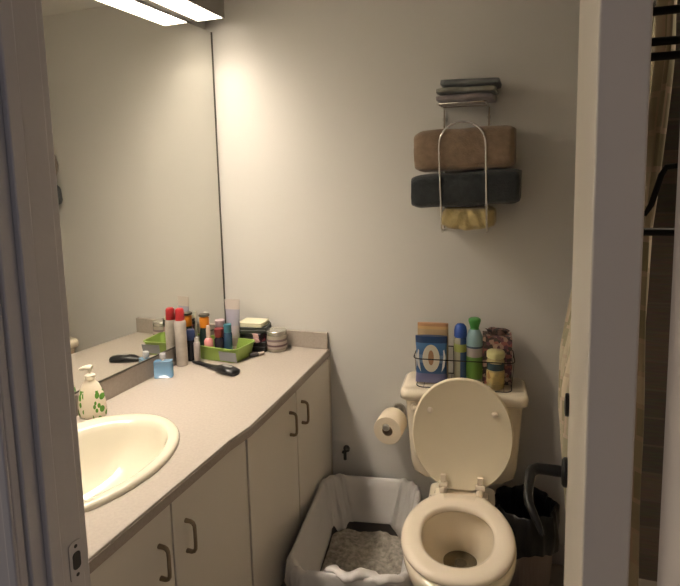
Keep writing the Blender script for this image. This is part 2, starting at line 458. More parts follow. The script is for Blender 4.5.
sp = thing('soap_dispenser', 'clear pump soap bottle with green leaf print behind the sink', 'soap bottle', (.098, -.925, ZT+.0155), math.radians(18))
def bottle(prof, sx=1, sy=1, seg=32):
    bm = BM(); lathe(bm, prof, (0,0,0), seg, sx, sy); return bm
sp.location.z = ZT+.0006; sp.location.y = -.880; sp.location.x = .072
link('bottle', bottle([(.034,0),(.041,.004),(.043,.02),(.042,.05),(.036,.085),(.024,.112),(.015,.122),(.014,.128)], 1.05, .72), leafy(), sp, angle=70)
link('collar', bottle([(.016,.128),(.016,.140),(.011,.143),(.006,.146)]), mat('white_pump', (.8,.75,.62), .4), sp)
bm = BM(); tube(bm, [(0,0,.143),(0,0,.160)], .004, 8); tube(bm, [(.008,0,.163),(0,0,.164),(-.02,.002,.163),(-.034,.004,.157)], [.009,.010,.006,.004], 10)
link('pump', bm, mat('white_pump2', (.8,.75,.62), .4), sp)

# ---- hairspray can
white = mat('can_white', (.52,.47,.42), .35, var=.10, vscale=45)
red = mat('red_cap', (.42,.025,.03), .35)
t = thing('hairspray_can', 'tall white spray can with red cap standing against the mirror', 'spray can', (.049, -.372, ZT+.0006))
link('can', bottle([(.022,0),(.0235,.003),(.0235,.178),(.022,.186),(.017,.192)], seg=32), white, t, angle=50)
link('cap', bottle([(.0185,.190),(.0185,.205),(.0175,.232),(.013,.239),(.001,.240)]), red, t, angle=50)

# ---- perfume bottle
t = thing('perfume_bottle', 'small square bottle of blue perfume in front of the spray can', 'perfume', (.064, -.510, ZT+.0006), math.radians(24))
bm = BM()
hx, hh = .034, .066
loft(bm, [[(x,y,z) for x,y in rrect(-hx,hx,-.017,.017,.005,3)] for z in (0,.001,hh-.003,hh)])
link('glass_body', bm, mat('perfume_glass', (.16,.30,.46), .08, coat=.4), t, bevel=.002)
link('collar', bottle([(.009,hh),(.009,hh+.008)]), M['chrome'], t)
link('cap', bottle([(.012,hh+.008),(.0125,hh+.010),(.0125,hh+.026),(.010,hh+.029)]), mat('perfume_cap', (.50,.50,.52), .15), t)

# ---- hair straightener / brush, black
t = thing('hair_brush', 'black flat-headed hair brush lying on the counter', 'hair brush', (.332, -.422, ZT+.0006), math.radians(161))
t.scale = (1.06, 1.22, 1.15)
bm = BM()
secs = [(0,.012,.013),(.006,.021,.019),(.05,.024,.024),(.09,.021,.022),(.115,.012,.014),(.16,.009,.011),(.22,.008,.010),(.255,.006,.008),(.262,.002,.004)]
rings = []
for x, w, h in secs:
    rings.append([(x, w*math.copysign(abs(math.cos(a))**.7, math.cos(a)), .5*h+.0005+.5*h*math.copysign(abs(math.sin(a))**.7, math.sin(a))) for a in [2*PI*i/16 for i in range(16)]])
loft(bm, rings)
link('body', bm, M['blackpl'], t, angle=60)
bm = BM(); prism(bm, rrect(.025,.075,-.006,.006,.005,3), .0243, .0252)
e = link('badge', bm, mat('badge_grey', (.28,.27,.26), .4), t); e['label'] = 'small grey oval badge'

# ---- green basket and things in the corner
G = (.30,.42,.10)
bk = thing('storage_basket', 'green translucent plastic basket of toiletries in the counter corner', 'basket', (.152, -.222, ZT+.0006), math.radians(-6))
bk.scale = (1.14, 1.06, 1.08)
bm = BM()
def rr3(x0,x1,y0,y1,r,z): return [(x,y,z) for x,y in rrect(x0,x1,y0,y1,r,5)]
loft(bm, [rr3(-.093,.093,-.062,.062,.02,.0), rr3(-.103,.103,-.072,.072,.024,.052), rr3(-.107,.107,-.076,.076,.026,.053), rr3(-.107,.107,-.076,.076,.026,.057),
          rr3(-.101,.101,-.070,.070,.022,.057), rr3(-.090,.090,-.059,.059,.018,.004)], True, True)
link('basket_body', bm, mat('green_plastic', G, .3), bk, angle=50)
bm = BM()
box(bm, .030, .105, -.0745, -.0715, .006, .044)
for v in bm.verts: v.co.y += -(.052-v.co.z)*-.19
e = link('label', bm, mat('basket_label', (.30,.31,.33), .3), bk, smooth=False); e['label'] = 'grey and violet label on the front'

zb = ZT+.006
def col_bottle(name, lab, cat, x, y, parts, z=zb, rz=0):
    t = thing(name, lab, cat, (x+.006, y, z), rz)
    if ZT+.003 < z < ZT+.1: t.scale = (1.14, 1.14, 1.12)
    for nm, prof, m, kw in parts:
        link(nm, bottle(prof, **kw), m, t, angle=50)
    return t
col_bottle('lotion_bottle', 'dark bottle with bright orange cap in the green basket', 'bottle', .066, -.236,
   [('body', [(.019,0),(.020,.004),(.020,.085),(.016,.105),(.014,.108)], mat('dark_green_pl', (.015,.03,.025), .3), {}),
    ('cap', [(.017,.108),(.018,.112),(.018,.145),(.014,.150),(.001,.151)], mat('orange_cap', (.80,.27,.02), .35), {}),
    ('lid', [(.015,.151),(.021,.153),(.020,.160),(.001,.163)], mat('dark_lid', (.08,.07,.05), .4), {})])
col_bottle('nail_polish', 'small pink nail polish with a pale cap in the basket', 'nail polish', .100, -.262,
   [('body', [(.015,0),(.017,.004),(.017,.045),(.010,.055),(.007,.058)], mat('pink_polish', (.62,.25,.25), .2), {}),
    ('cap', [(.008,.058),(.008,.088),(.006,.104),(.001,.106)], mat('pale_cap', (.66,.50,.42), .3), {})], z=zb+.020)
col_bottle('nail_polish', 'nail polish with a red upper and black base in the basket', 'nail polish', .135, -.235,
   [('body', [(.017,0),(.018,.004),(.018,.048),(.012,.056)], mat('black_polish', (.02,.015,.03), .2), {}),
    ('cap', [(.015,.056),(.017,.060),(.017,.088),(.001,.092)], mat('darkred_cap', (.28,.05,.05), .3), {})], z=zb+.020)
col_bottle('cream_bottle', 'small bottle with a lilac flat cap at the back of the basket', 'bottle', .112, -.188,
   [('body', [(.018,0),(.019,.004),(.019,.100),(.015,.104)], mat('redbrown_body', (.25,.06,.07), .3), {}),
    ('cap', [(.018,.104),(.019,.108),(.019,.128),(.001,.130)], mat('lilac_cap', (.48,.38,.42), .35), {})])
col_bottle('mouthwash_bottle', 'blue bottle with teal cap beside the tall pale tube', 'bottle', .168, -.218,
   [('body', [(.015,0),(.016,.004),(.016,.082),(.013,.090)], mat('navy_body', (.03,.07,.14), .25), {}),
    ('cap', [(.014,.090),(.0145,.094),(.0145,.122),(.001,.124)], mat('teal_cap', (.05,.19,.26), .35), {})])
col_bottle('deodorant', 'navy and black roll-on bottle beside the hairspray can', 'bottle', .032, -.262,
   [('body', [(.020,0),(.021,.004),(.021,.075),(.018,.090)], mat('black_body', (.02,.022,.03), .25), {}),
    ('cap', [(.019,.090),(.019,.125),(.013,.134),(.001,.135)], mat('navy_cap', (.03,.05,.13), .35), {})], z=ZT+.0006)
bpy.data.objects['deodorant'].location = (.048,-.306,ZT+.0006)
col_bottle('hair_gel_tube', 'slim pale grey tube with clear cap next to the hairspray', 'tube', .088, -.330,
   [('body', [(.010,0),(.013,.003),(.013,.085),(.011,.090)], mat('pale_body', (.50,.44,.42), .35), {}),
    ('cap', [(.009,.090),(.009,.108),(.001,.110)], mat('clear_cap', (.60,.58,.55), .2), {})], z=ZT+.0006)
# toothbrush standing up behind
t = thing('toothbrush', 'white toothbrush standing upright near the mirror edge of the basket', 'toothbrush', (.052, -.205, zb))
bm = BM(); tube(bm, [(0,0,0),(0,.0,.07),(0,.004,.13),(0,.005,.155),(0,.005,.178)], [.005,.006,.004,.003,.005], 8); link('handle', bm, mat('brush_white', (.75,.72,.62), .4), t)
bm = BM(); box(bm, .003,.012,-.000,.010,.158,.178); link('bristles', bm, mat('bristles', (.7,.72,.66), .8), t, smooth=False)
# tall pale tube
t = thing('cream_tube', 'tall pale lilac squeeze tube standing by the mirror edge', 'tube', (.158, -.145, zb-.0005), math.radians(8))
bm = BM()
rings = []
for z, w, d in ((.022,.026,.019),(.03,.028,.020),(.09,.029,.016),(.16,.032,.008),(.215,.035,.003),(.228,.036,.0022)):
    rings.append([(w*math.cos(2*PI*i/28), d*math.sin(2*PI*i/28), z) for i in range(28)])
loft(bm, rings)
link('tube_body', bm, bands('tube_print', 2, [(0,(.42,.30,.34)),(.28,(.50,.42,.46)),(.55,(.42,.40,.48)),(.90,(.62,.55,.50))], .35, scale=4.9), t, angle=60)
link('cap', bottle([(.022,0),(.024,.002),(.024,.020),(.022,.022)]), mat('tube_cap', (.45,.33,.36), .3), t)
# compact palettes stacked, with pale box on top
cp = [('makeup_palette', 'black makeup palette at the bottom of the stack by the candle', (.226,-.088), .00, .062,.050,.042, (.015,.014,.014), 8),
      ('makeup_palette', 'pink and red patterned palette, middle of the stack by the candle', (.220,-.092), .043, .058,.046,.038, None, -6),
      ('makeup_palette', 'dark grey flat case above the pink palette in the corner stack', (.224,-.086), .082, .062,.050,.026, (.035,.04,.035), 14),
      ('soap_box', 'pale cream box lying on top of the corner stack', (.216,-.086), .109, .058,.048,.018, (.72,.68,.50), 4)]
pinkm = patches('pink_patches', [(.03,.02,.03),(.45,.10,.14),(.10,.03,.05),(.50,.30,.30),(.03,.03,.03)], 55, .35)
for nm, lab, (x, y), dz, w, d, h, c, rz in cp:
    t = thing(nm, lab, 'box' if 'soap' in nm else 'makeup', (x+.012, y, ZT+.0008+dz), math.radians(rz))
    mm = pinkm if c is None else mat(nm+'_m', c, .35)
    bm = BM(); loft(bm, [[(a,b,z) for a,b in rrect(-w,w,-d,d,.008,4)] for z in (0,h*.52)]); link('base', bm, mm, t, bevel=.0015)
    bm = BM(); loft(bm, [[(a,b,z) for a,b in rrect(-w+.001,w-.001,-d+.001,d-.001,.008,4)] for z in (h*.55,h)]); link('lid', bm, mm, t, bevel=.002)
# things in front of the stack
t = thing('lipstick', 'dark lipstick lying against the basket end', 'lipstick', (.292, -.190, ZT+.010), math.radians(50))
bm = BM(); lathe(bm, [(.008,-.03),(.009,-.028),(.009,.008)], (0,0,0), 16, axis='x'); link('case', bm, mat('lip_case', (.05,.045,.05), .25), t)
bm = BM(); lathe(bm, [(.0078,.0085),(.0078,.034),(.006,.036)], (0,0,0), 16, axis='x'); link('cap', bm, mat('lip_cap', (.35,.30,.26), .25), t)
# jar candle
t = thing('candle_jar', 'glass jar candle with silver lid standing by the backsplash', 'candle', (.336, -.080, ZT+.0006))
t.scale = (1.1, 1.1, 1.05)
link('jar', bottle([(.037,0),(.041,.004),(.041,.062),(.038,.068)], seg=40), mat('jar_glass', (.42,.38,.31), .12, coat=.4), t, angle=50)
bm = BM(); lathe(bm, [(.0414,.012),(.0418,.013),(.0418,.052),(.0414,.053)], (0,0,0), 40, cap=False)
e = link('label', bm, bands('jar_label', 2, [(0,(.24,.16,.15)),(.24,(.48,.40,.35)),(.40,(.14,.08,.09)),(.55,(.46,.38,.34)),(.78,(.18,.13,.13))], .6, scale=18), t); e['label'] = 'pale printed paper label'
link('lid', bottle([(.039,.068),(.042,.069),(.042,.084),(.039,.087),(.033,.0855),(.001,.0855)], seg=40), mat('jar_lid', (.52,.50,.44), .25, metal=.7), t, angle=40)

# ================================================================= TOWEL RACK
RX, RY = 1.158, -.004
rk = thing('towel_rack', 'chrome wire towel rack with arched front on the back wall', 'towel rack', (RX, RY, 1.36))
W2 = .086
def L(p): return (p[0]-RX, p[1]-RY, p[2]-1.36)
r_ = .0038
bm = BM()
zt = 1.842
tube(bm, [L((RX-W2,-.014,1.37)), L((RX-W2,-.014,1.60)), L((RX-W2,-.014,zt-.01)), L((RX-W2,-.022,zt)), L((RX-W2,-.16,zt)), L((RX-W2+.01,-.17,zt)), L((RX+W2-.01,-.17,zt)), L((RX+W2,-.16,zt)), L((RX+W2,-.022,zt)), L((RX+W2,-.014,zt-.01)), L((RX+W2,-.014,1.60)), L((RX+W2,-.014,1.37))], r_, 10)
for y in (-.045,-.085,-.125): tube(bm, [L((RX-W2,y,zt)), L((RX+W2,y,zt))], .0026, 8)
tube(bm, [L((RX-W2,-.014,1.735)), L((RX+W2,-.014,1.735))], .003, 8)
link('back_frame', bm, M['chrome'], rk)
bm = BM()
XA0, XA1, YA = 1.090, 1.252, -.205
pts = [(XA0+.006,-.018,1.376),(XA0+.006,-.10,1.374),(XA0+.004,YA+.02,1.374),(XA0+.003,YA,1.394)]+[(XA0,YA,1.50),(XA0-.004,YA,1.60),(XA0-.006,YA,1.68)]
cx, rr = (XA0+XA1)/2-.004, (XA1-XA0)/2+.002
pts += [(cx-rr*math.cos(a), YA, 1.69+rr*.98*math.sin(a)) for a in [PI*i/14 for i in range(0,15)]]
pts += [(XA1,YA,1.60),(XA1+.002,YA,1.50),(XA1+.004,YA,1.394),(XA1+.003,YA+.02,1.374),(XA1,-.10,1.374),(XA1,-.018,1.376)]
tube(bm, [L(p) for p in pts], r_, 10)
link('front_arch', bm, M['chrome'], rk)
for x in (RX-W2, RX+W2):
    for z in (1.40, 1.80):
        bm = BM(); lathe(bm, [(.0075,-.014),(.0075,-.006),(.006,.0035)], L((x,-.0,z)), 14, axis='y'); link('wall_mount', bm, M['steel'], rk)

def towel_stack(bm, x0, x1, y0, y1, z0, z1, layers, seed, tilt=0, sag=0, bulge=.012, edge=.006):
    """a folded towel: rounded cross-section (y,z), fold layers seen as creases"""
    rnd = random.Random(seed); n = 44; m = 26; rings = []
    for i in range(m+1):
        u = i/m; x = x0+(x1-x0)*u
        ex = max(0, 1-min(u, 1-u)*m/2.2)         # end rounding
        ring = []
        for k in range(n):
            a = 2*PI*k/n
            c, s = math.cos(a), math.sin(a)
            yy = .5*(y1-y0)*math.copysign(abs(c)**.45, c)*(1-.07*ex)
            zz = .5*(z1-z0)*math.copysign(abs(s)**.45, s)*(1-.14*ex**2)
            crease = 0
            if abs(zz) < .46*(z1-z0):
                ph = (zz/(z1-z0)+.5)*layers
                crease = -.006*math.exp(-((ph-round(ph))/.12)**2) if 0 < round(ph) < layers else 0
            nz = noise.noise(Vector((x*14, yy*18, zz*18+seed)))
            yy2 = yy*(1+bulge/max(.01, abs(y1-y0)))+math.copysign(crease, c)*-1*(-1)+nz*.006
            zz2 = zz+.006*noise.noise(Vector((x*11+seed, yy*9, 3.3)))+tilt*(x-(x0+x1)/2)-sag*(1-(2*u-1)**2)
            ring.append((x+.007*noise.noise(Vector((zz*30, yy*12, seed))), (y0+y1)/2+yy2, (z0+z1)/2+zz2))
        rings.append(ring)
    loft(bm, rings)
def towel(lab, m, base, args):
    bm = BM(); x0,x1,y0,y1,z0,z1 = args['b']
    towel_stack(bm, x0-base[0], x1-base[0], y0-base[1], y1-base[1], z0-base[2], z1-base[2], args.get('layers',2), args['seed'], args.get('tilt',0), args.get('sag',0))
    o = link('folded_towel' if not args.get('nm') else args['nm'], bm, m, angle=80); o.location = base
    return o
o = towel('', M['tan'], (1.165,-.105,1.595), dict(b=(.990,1.345,-.196,-.022,1.601,1.755), seed=3, layers=2, tilt=.03))
tag(o, 'thick tan towel, upper one behind the chrome arch', 'towel')
o = towel('', M['navy'], (1.170,-.105,1.47), dict(b=(.978,1.366,-.198,-.020,1.467,1.594), seed=11, layers=1, tilt=.045))
tag(o, 'dark slate blue towel held under the tan one', 'towel')
# yellow cloth bunched below
bm = BM()
rings = []
for i in range(41):
    u = i/40; x = -.094+.188*u; ring = []
    vfold = abs(u-.48)
    for k in range(40):
        a = 2*PI*k/40; c, s_ = math.cos(a), math.sin(a)
        end = 1-.22*max(0, abs(2*u-1)-.8)/.2
        yy = .080*math.copysign(abs(c)**.6, c)*end; zz = .040*math.copysign(abs(s_)**.55, s_)*end
        cr = .005*math.sin((zz*30+vfold*13)*1.9)*(1 if c < 0 else .3)+.006*noise.noise(Vector((u*9, zz*50, c)))
        ring.append((x+.006*noise.noise(Vector((zz*40, c, 5))), yy+cr*math.copysign(1, c)*-1, zz-.010*(1-min(1, vfold*2.2))*(1 if s_ < 0 else .3)))
    rings.append(ring)
loft(bm, rings)
o = link('wash_cloth', bm, M['yellow'], angle=80); o.location = (1.183, -.108, 1.424)
tag(o, 'crumpled yellow cloth at the bottom of the wire rack', 'cloth')
# wash cloths on top shelf
for k, (m, x0, x1, z0, h, nmx) in enumerate((( 'mauve', 1.068, 1.270, 1.848, .024, 'mauve grey washcloth, lowest of the stack on top of rack'),
                                          ('sage', 1.070, 1.278, 1.8765, .022, 'sage grey washcloth in the middle of the top stack'),
                                          ('grey', 1.085, 1.290, 1.9030, .024, 'dark grey washcloth, topmost on the wire rack'))):
    o = towel('', M[m], (1.175,-.09,z0), dict(b=(x0,x1,-.175,-.02,z0,z0+h), seed=20+k, layers=1, tilt=-.03 if k == 2 else 0, nm='washcloth'))
    tag(o, nmx, 'washcloth', 'washcloths folded on the rack')

# ================================================================= TOILET
TX, TY, TROT = 1.1533, 0, .0992
TL = thing('toilet', 'cream toilet with its lid up against the back wall', 'toilet', (TX, -.002, 0), TROT)
def ring3(pts, z, tilt=0): return [(x, y, z) for x, y in pts]
bm = BM()
# pedestal / bowl exterior then interior
R = []
R.append(ring3(egg(0,-.40,.115,.20,.24,56,2.6), .0005))
R.append(ring3(egg(0,-.40,.118,.21,.245,56,2.6), .03))
R.append(ring3(egg(0,-.41,.100,.20,.235,56,2.4), .10))
R.append(ring3(egg(0,-.43,.105,.22,.225,56,2.3), .18))
R.append(ring3(egg(0,-.50,.145,.255,.245,56,2.2), .26))
R.append(ring3(egg(0,-.53,.170,.250,.225,56,2.1), .33))
R.append(ring3(egg(0,-.545,.180,.252,.245,56,2.1), .375))
R.append(ring3(egg(0,-.548,.181,.252,.248,56,2.1), .398))
R.append(ring3(egg(0,-.548,.176,.247,.243,56,2.1), .405))
R.append(ring3(egg(0,-.545,.132,.196,.170,56,2.1), .405))
R.append(ring3(egg(0,-.545,.128,.190,.165,56,2.1), .395))
R.append(ring3(egg(0,-.545,.126,.190,.163,56,2.1), .370))
R.append(ring3(egg(0,-.54,.118,.175,.150,56,2.1), .33))
R.append(ring3(egg(0,-.49,.088,.130,.100,56,2.0), .27))
R.append(ring3(egg(.0,-.425,.056,.085,.055,56,2.0), .235))
R.append(ring3(egg(.0,-.395,.030,.038,.034,56,2.0), .208))
R.append(ring3(egg(.0,-.388,.024,.028,.026,56,2.0), .202))
loft(bm, R)
link('bowl', bm, M['toilet'], TL, angle=60)
bm = BM(); loft(bm, [ring3(egg(0,-.427,.058,.087,.057,40,2), .2375), ring3(egg(0,-.427,.058,.087,.057,40,2), .2385)])
link('bowl_water', bm, M['water'], TL)
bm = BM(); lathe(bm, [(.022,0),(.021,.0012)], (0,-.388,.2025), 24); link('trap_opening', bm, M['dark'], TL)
# seat mounting deck
bm = BM(); loft(bm, [ring3(rrect(-.105,.105,-.34,-.215,.03,5), .30), ring3(rrect(-.115,.115,-.335,-.205,.03,5), .36), ring3(rrect(-.120,.120,-.335,-.200,.03,5), .392), ring3(rrect(-.115,.115,-.330,-.205,.03,5), .396)])
link('deck', bm, M['toilet'], TL, angle=50)
# tank
bm = BM()
def tk(z, w, y0, y1, r=.03): return ring3(rrect(-w, w, y0, y1, r, 6), z)
loft(bm, [tk(.405,.165,-.19,-.03), tk(.43,.195,-.198,-.025), tk(.47,.203,-.200,-.022), tk(.60,.212,-.203,-.018), tk(.722,.220,-.205,-.016)])
link('tank', bm, M['toilet'], TL, angle=50)
bm = BM()
loft(bm, [tk(.723,.232,-.215,-.008), tk(.729,.239,-.221,-.005), tk(.752,.240,-.222,-.004,.032), tk(.764,.236,-.218,-.007,.034), tk(.769,.225,-.207,-.014,.03)])
e = link('tank_lid', bm, M['toilet'], TL, angle=60)
bm = BM(); lathe(bm, [(.013,-.215),(.015,-.212),(.015,-.2035)], (-.185,0,.695), 16, axis='y')
tube(bm, [(-.185,-.217,.695),(-.16,-.222,.694),(-.130,-.221,.691)], [.009,.008,.010], 10)
link('flush_lever', bm, M['seatp'], TL)
# seat ring
bm = BM()
SW = .1815
R = []
for (w, lf, lb, z, pbk) in ((.175,.222,.245,.4065,1.9),(SW,.226,.252,.412,1.9),(SW,.226,.252,.420,1.9),(.176,.220,.247,.4275,1.9),(.160,.204,.232,.430,1.95),(.126,.170,.155,.4285,2.2),(.116,.157,.147,.423,2.2),(.115,.155,.146,.412,2.2),(.118,.158,.148,.4065,2.2)):
    R.append(ring3(egg(-.004,-.552,w,lf,lb,64,2.15,pbk), z))
R.append(R[0])
vr = [[bm.verts.new(p) for p in r] for r in R[:-1]]; vr.append(vr[0])
for a, b in zip(vr, vr[1:]):
    for i in range(64): bm.faces.new((a[i], a[(i+1) % 64], b[(i+1) % 64], b[i]))
for v in bm.verts:   # straight back edge towards the hinge
    if v.co.y > -.335: v.co.y = -.335+(v.co.y+.335)*.12; v.co.x *= 1.30 if abs(v.co.x) > .03 else 1.0
link('seat', bm, M['seatp'], TL, angle=80)
bm = BM(); loft(bm, [ring3(rrect(-.095,.095,-.338,-.292,.012,4), .408), ring3(rrect(-.098,.098,-.340,-.290,.012,4), .416), ring3(rrect(-.095,.095,-.338,-.292,.012,4), .424)])
link('hinge_bar', bm, M['seatp'], TL, angle=50)
# lid, raised, leaning slightly back
lidr = math.radians(4.5)
def lidP(x, t, s): # t up the lid, s outwards (toward camera)
    y = -.302 + t*math.sin(lidr) - s*math.cos(lidr); z = .428 + t*math.cos(lidr) + s*-math.sin(lidr)
    return (x, y, z)
bm = BM()
H = .420; out = []
for i in range(72):
    a = 2*PI*i/72; c, s = math.cos(a), math.sin(a)
    x = .183*math.copysign(abs(c)**(2/2.15), c)
    t = .205+ (.215 if s > 0 else .205)*math.copysign(abs(s)**(2/(2.1 if s > 0 else 1.9)), s)
    t = max(t, .004)
    out.append((x, t))
def sc(k, s, cx=0, ct=.21): return [lidP(cx+(x-cx)*k, ct+(t-ct)*k, s) for x, t in out]
loft(bm, [sc(.955,-.008), sc(.99,-.006), sc(1,0), sc(.995,.005), sc(.97,.0085), sc(.955,.0070)])
link('lid', bm, M['lidp'], TL, angle=60)
for x in (-.116, .116):
    bm = BM(); lathe(bm, [(.011,0),(.0105,-.006),(.006,-.009),(.001,-.0095)], (0,0,0), 16, sx=1.0, axis='y')
    p = lidP(x, .296, .0075)
    for v in bm.verts: v.co += Vector(p)
    link('bumper', bm, M['seatp'], TL)
for x in (-.066, .066):
    bm = BM()
    lathe(bm, [(.014,-.010),(.015,0),(.012,.012),(.009,.016)], (x,-.318,.434), 14)
    lathe(bm, [(.011,-.017),(.012,-.012),(.012,.012),(.011,.017)], (x,-.315,.453), 14, axis='x')
    box(bm, x-.010, x+.010, -.320, -.308, .45, .492)
    link('hinge', bm, M['seatp'], TL, angle=50, bevel=.002)

# ---- things on the tank (tank top is z .769)
ZTK = .7696
ct, st = math.cos(TROT), math.sin(TROT)
wr = thing('wire_basket', 'low dark wire basket around the bottles on the toilet tank', 'basket', (1.165, -.115, ZTK+.003), TROT)
bm = BM()
hw, hd = .188, .090
for z, k, r in ((.115, 1.0, .0022),(.0025, .95, .0020)):
    p = rrect(-hw*k, hw*k, -hd*k, hd*k, .028, 5)
    tube(bm, [(x,y,z) for x,y in p], r, 8, closed=True)
link('rim', bm, M['black'], wr)
bm = BM()
for s in (-1, 1):
    for y in (-.035, .035):
        tube(bm, [(s*hw*.95,y,.002),(s*hw*.98,y,.06),(s*hw,y,.115)], .0012, 6)
for x in (-.13, -.045, .045, .13):
    tube(bm, [(x,hd*.95,.002),(x,hd,.115)], .0012, 6)
for x in [-.15+.05*i for i in range(7)]: tube(bm, [(x,-hd*.95,.0015),(x,hd*.95,.0015)], .0010, 6)
link('wires', bm, M['black'], wr)

ZI = ZTK+.006
# wipes pack
t = thing('wipes_pack', 'blue soft pack of wipes with white oval, propped on the tank', 'wipes', (1.045, -.158, ZI), TROT+.03)
bm = BM(); rings = []
for i in range(13):
    u = i/12; z = .002+.186*u
    th = .022*math.sin(PI*min(1, max(0, .06+.88*u)))**.5+.002
    w = .060*(1+.03*math.cos(2*PI*u))
    rings.append([(w*math.copysign(abs(math.cos(a))**.6, math.cos(a)), th*math.copysign(abs(math.sin(a))**.8, math.sin(a))+.004*noise.noise(Vector((u*5, a, 1))), z) for a in [2*PI*k/28 for k in range(28)]])
loft(bm, rings)
link('pack', bm, bands('wipe_print', 2, [(0,(.16,.17,.34)),(.22,(.05,.13,.30)),(.45,(.16,.26,.42)),(.62,(.06,.16,.34)),(.86,(.02,.05,.13))], .3, scale=5.3), t, angle=70)
bm = BM(); bo = [(.033*math.cos(2*PI*k/32), .054*math.sin(2*PI*k/32)) for k in range(32)]
loft(bm, [[(x,-.0235,.105+z) for x,z in bo],[(x,-.0265,.105+z) for x,z in bo]])
e = link('oval_label', bm, mat('oval_cream', (.72,.68,.56), .4), t); e['label'] = 'cream oval front label'
bm = BM(); bo = [(.011*math.cos(2*PI*k/20), .030*math.sin(2*PI*k/20)) for k in range(20)]
loft(bm, [[(x,-.0267,.108+z) for x,z in bo],[(x,-.0272,.108+z) for x,z in bo]])
e = link('figure_print', bm, mat('tan_print', (.42,.23,.12), .5), t); e['label'] = 'tan shape printed on the oval'
for s in (-1, 1):
    bm = BM()
    pts = [(s*.040,.050),(s*.052,.075),(s*.056,.110),(s*.050,.140),(s*.046,.135),(s*.047,.110),(s*.043,.078)]
    loft(bm, [[(x,-.0190,z) for x,z in pts],[(x,-.0225,z) for x,z in pts]])
    e = link('swoosh_print', bm, mat('pale_print', (.74,.74,.72), .4), t, smooth=False); e['label'] = 'pale curved stripes beside the oval'
# tan pack behind
t = thing('tissue_pack', 'tan and orange soft pack standing behind the blue wipes', 'tissues', (1.040, -.098, ZI), TROT)
bm = BM(); rings = []
for i in range(11):
    u = i/10; z = .001+.222*u; th = .018*math.sin(PI*min(1, max(0, .08+.86*u)))**.5+.002
    rings.append([(.061*math.copysign(abs(math.cos(a))**.6, math.cos(a)), th*math.copysign(abs(math.sin(a))**.8, math.sin(a)), z) for a in [2*PI*k/24 for k in range(24)]])
loft(bm, rings)
link('pack', bm, bands('tan_pack', 2, [(0,(.50,.36,.20)),(.90,(.62,.40,.18)),(.95,(.50,.27,.13))], .45, scale=4.5), t, angle=70)
# blue aerosol
t = thing('aerosol_can', 'slim aerosol can with domed blue cap on the tank', 'spray can', (1.152, -.118, ZI))
link('can', bottle([(.024,0),(.0255,.003),(.0255,.165),(.022,.176),(.019,.180)]), bands('aerosol_print', 0, [(0,(.42,.40,.30)),(.55,(.06,.12,.28))], .25, scale=18, off=.5), t, angle=50)
bm = BM(); lathe(bm, [(.0259,.125),(.0262,.126),(.0262,.155),(.0259,.156)], (0,0,0), 32, cap=False); e = link('band', bm, mat('lime_band', (.40,.45,.12), .35), t); e['label'] = 'yellow-green band'
link('cap', bottle([(.0235,.181),(.025,.184),(.025,.205),(.022,.222),(.014,.232),(.001,.235)]), mat('blue_cap', (.035,.10,.42), .3), t, angle=50)
# green / white bottle (turned-over bottle with flared green top)
t = thing('air_freshener', 'pale blue and green bottle with leaf-green flared top', 'bottle', (1.205, -.112, ZI))
link('body', bottle([(.027,0),(.031,.004),(.034,.06),(.033,.10),(.031,.13),(.034,.16),(.031,.185),(.022,.208),(.017,.214)]), bands('freshener_print', 2, [(0,(.20,.25,.16)),(.10,(.13,.27,.05)),(.50,(.45,.38,.36)),(.66,(.04,.07,.12)),(.695,(.27,.42,.45))], .3, scale=4.6), t, angle=50)
link('top', bottle([(.017,.214),(.016,.219),(.019,.230),(.024,.247),(.023,.254),(.017,.258),(.001,.258)]), mat('leaf_green', (.07,.29,.06), .35), t, angle=50)
# jar candle on tank
t = thing('candle_jar', 'amber jar candle with pale yellow lid on the tank', 'candle', (1.288, -.142, ZI))
link('jar', bottle([(.029,0),(.033,.004),(.033,.105),(.029,.118)], seg=36), bands('amber_print', 2, [(0,(.42,.33,.14)),(.50,(.44,.37,.18)),(.66,(.035,.06,.07)),(.90,(.48,.40,.2))], .15, scale=9.0), t, angle=50)
bm = BM(); lathe(bm, [(.0333,.02),(.0337,.021),(.0337,.066),(.0333,.067)], (0,0,0), 36, cap=False); e = link('label', bm, patches('amber_label', [(.50,.38,.14),(.30,.17,.06),(.42,.33,.12)], 60, .5), t); e['label'] = 'brown and gold label'
link('lid', bottle([(.031,.118),(.034,.120),(.034,.138),(.030,.143),(.001,.144)], seg=36), mat('yellow_lid', (.58,.55,.26), .35), t, angle=50)
# floral tissue box
t = thing('tissue_box', 'upright dark floral patterned tissue box at the tank end', 'tissue box', (1.288, -.082, ZI), TROT)
flor = patches('floral', [(.05,.035,.035),(.42,.28,.22),(.14,.06,.08),(.50,.36,.28),(.07,.06,.05),(.32,.12,.10)], 75, .5)
bm = BM(); box(bm, -.055,.055,-.034,.048,0,.188); link('carton', bm, flor, t, smooth=False, bevel=.001)
bm = BM()
rings = []
for i in range(7):
    u = i/6; rings.append([((.028+.012*u)*math.cos(a)*(1+.25*math.sin(5*a+u*3)), .006+(.012+.004*u)*math.sin(a), .187+.022*u+.004*math.sin(4*a)*u) for a in [2*PI*k/24 for k in range(24)]])
loft(bm, rings, True, True); e = link('tissue', bm, patches('dark_tissue', [(.10,.07,.06),(.25,.15,.12),(.06,.05,.05)], 90, .8), t, angle=80)

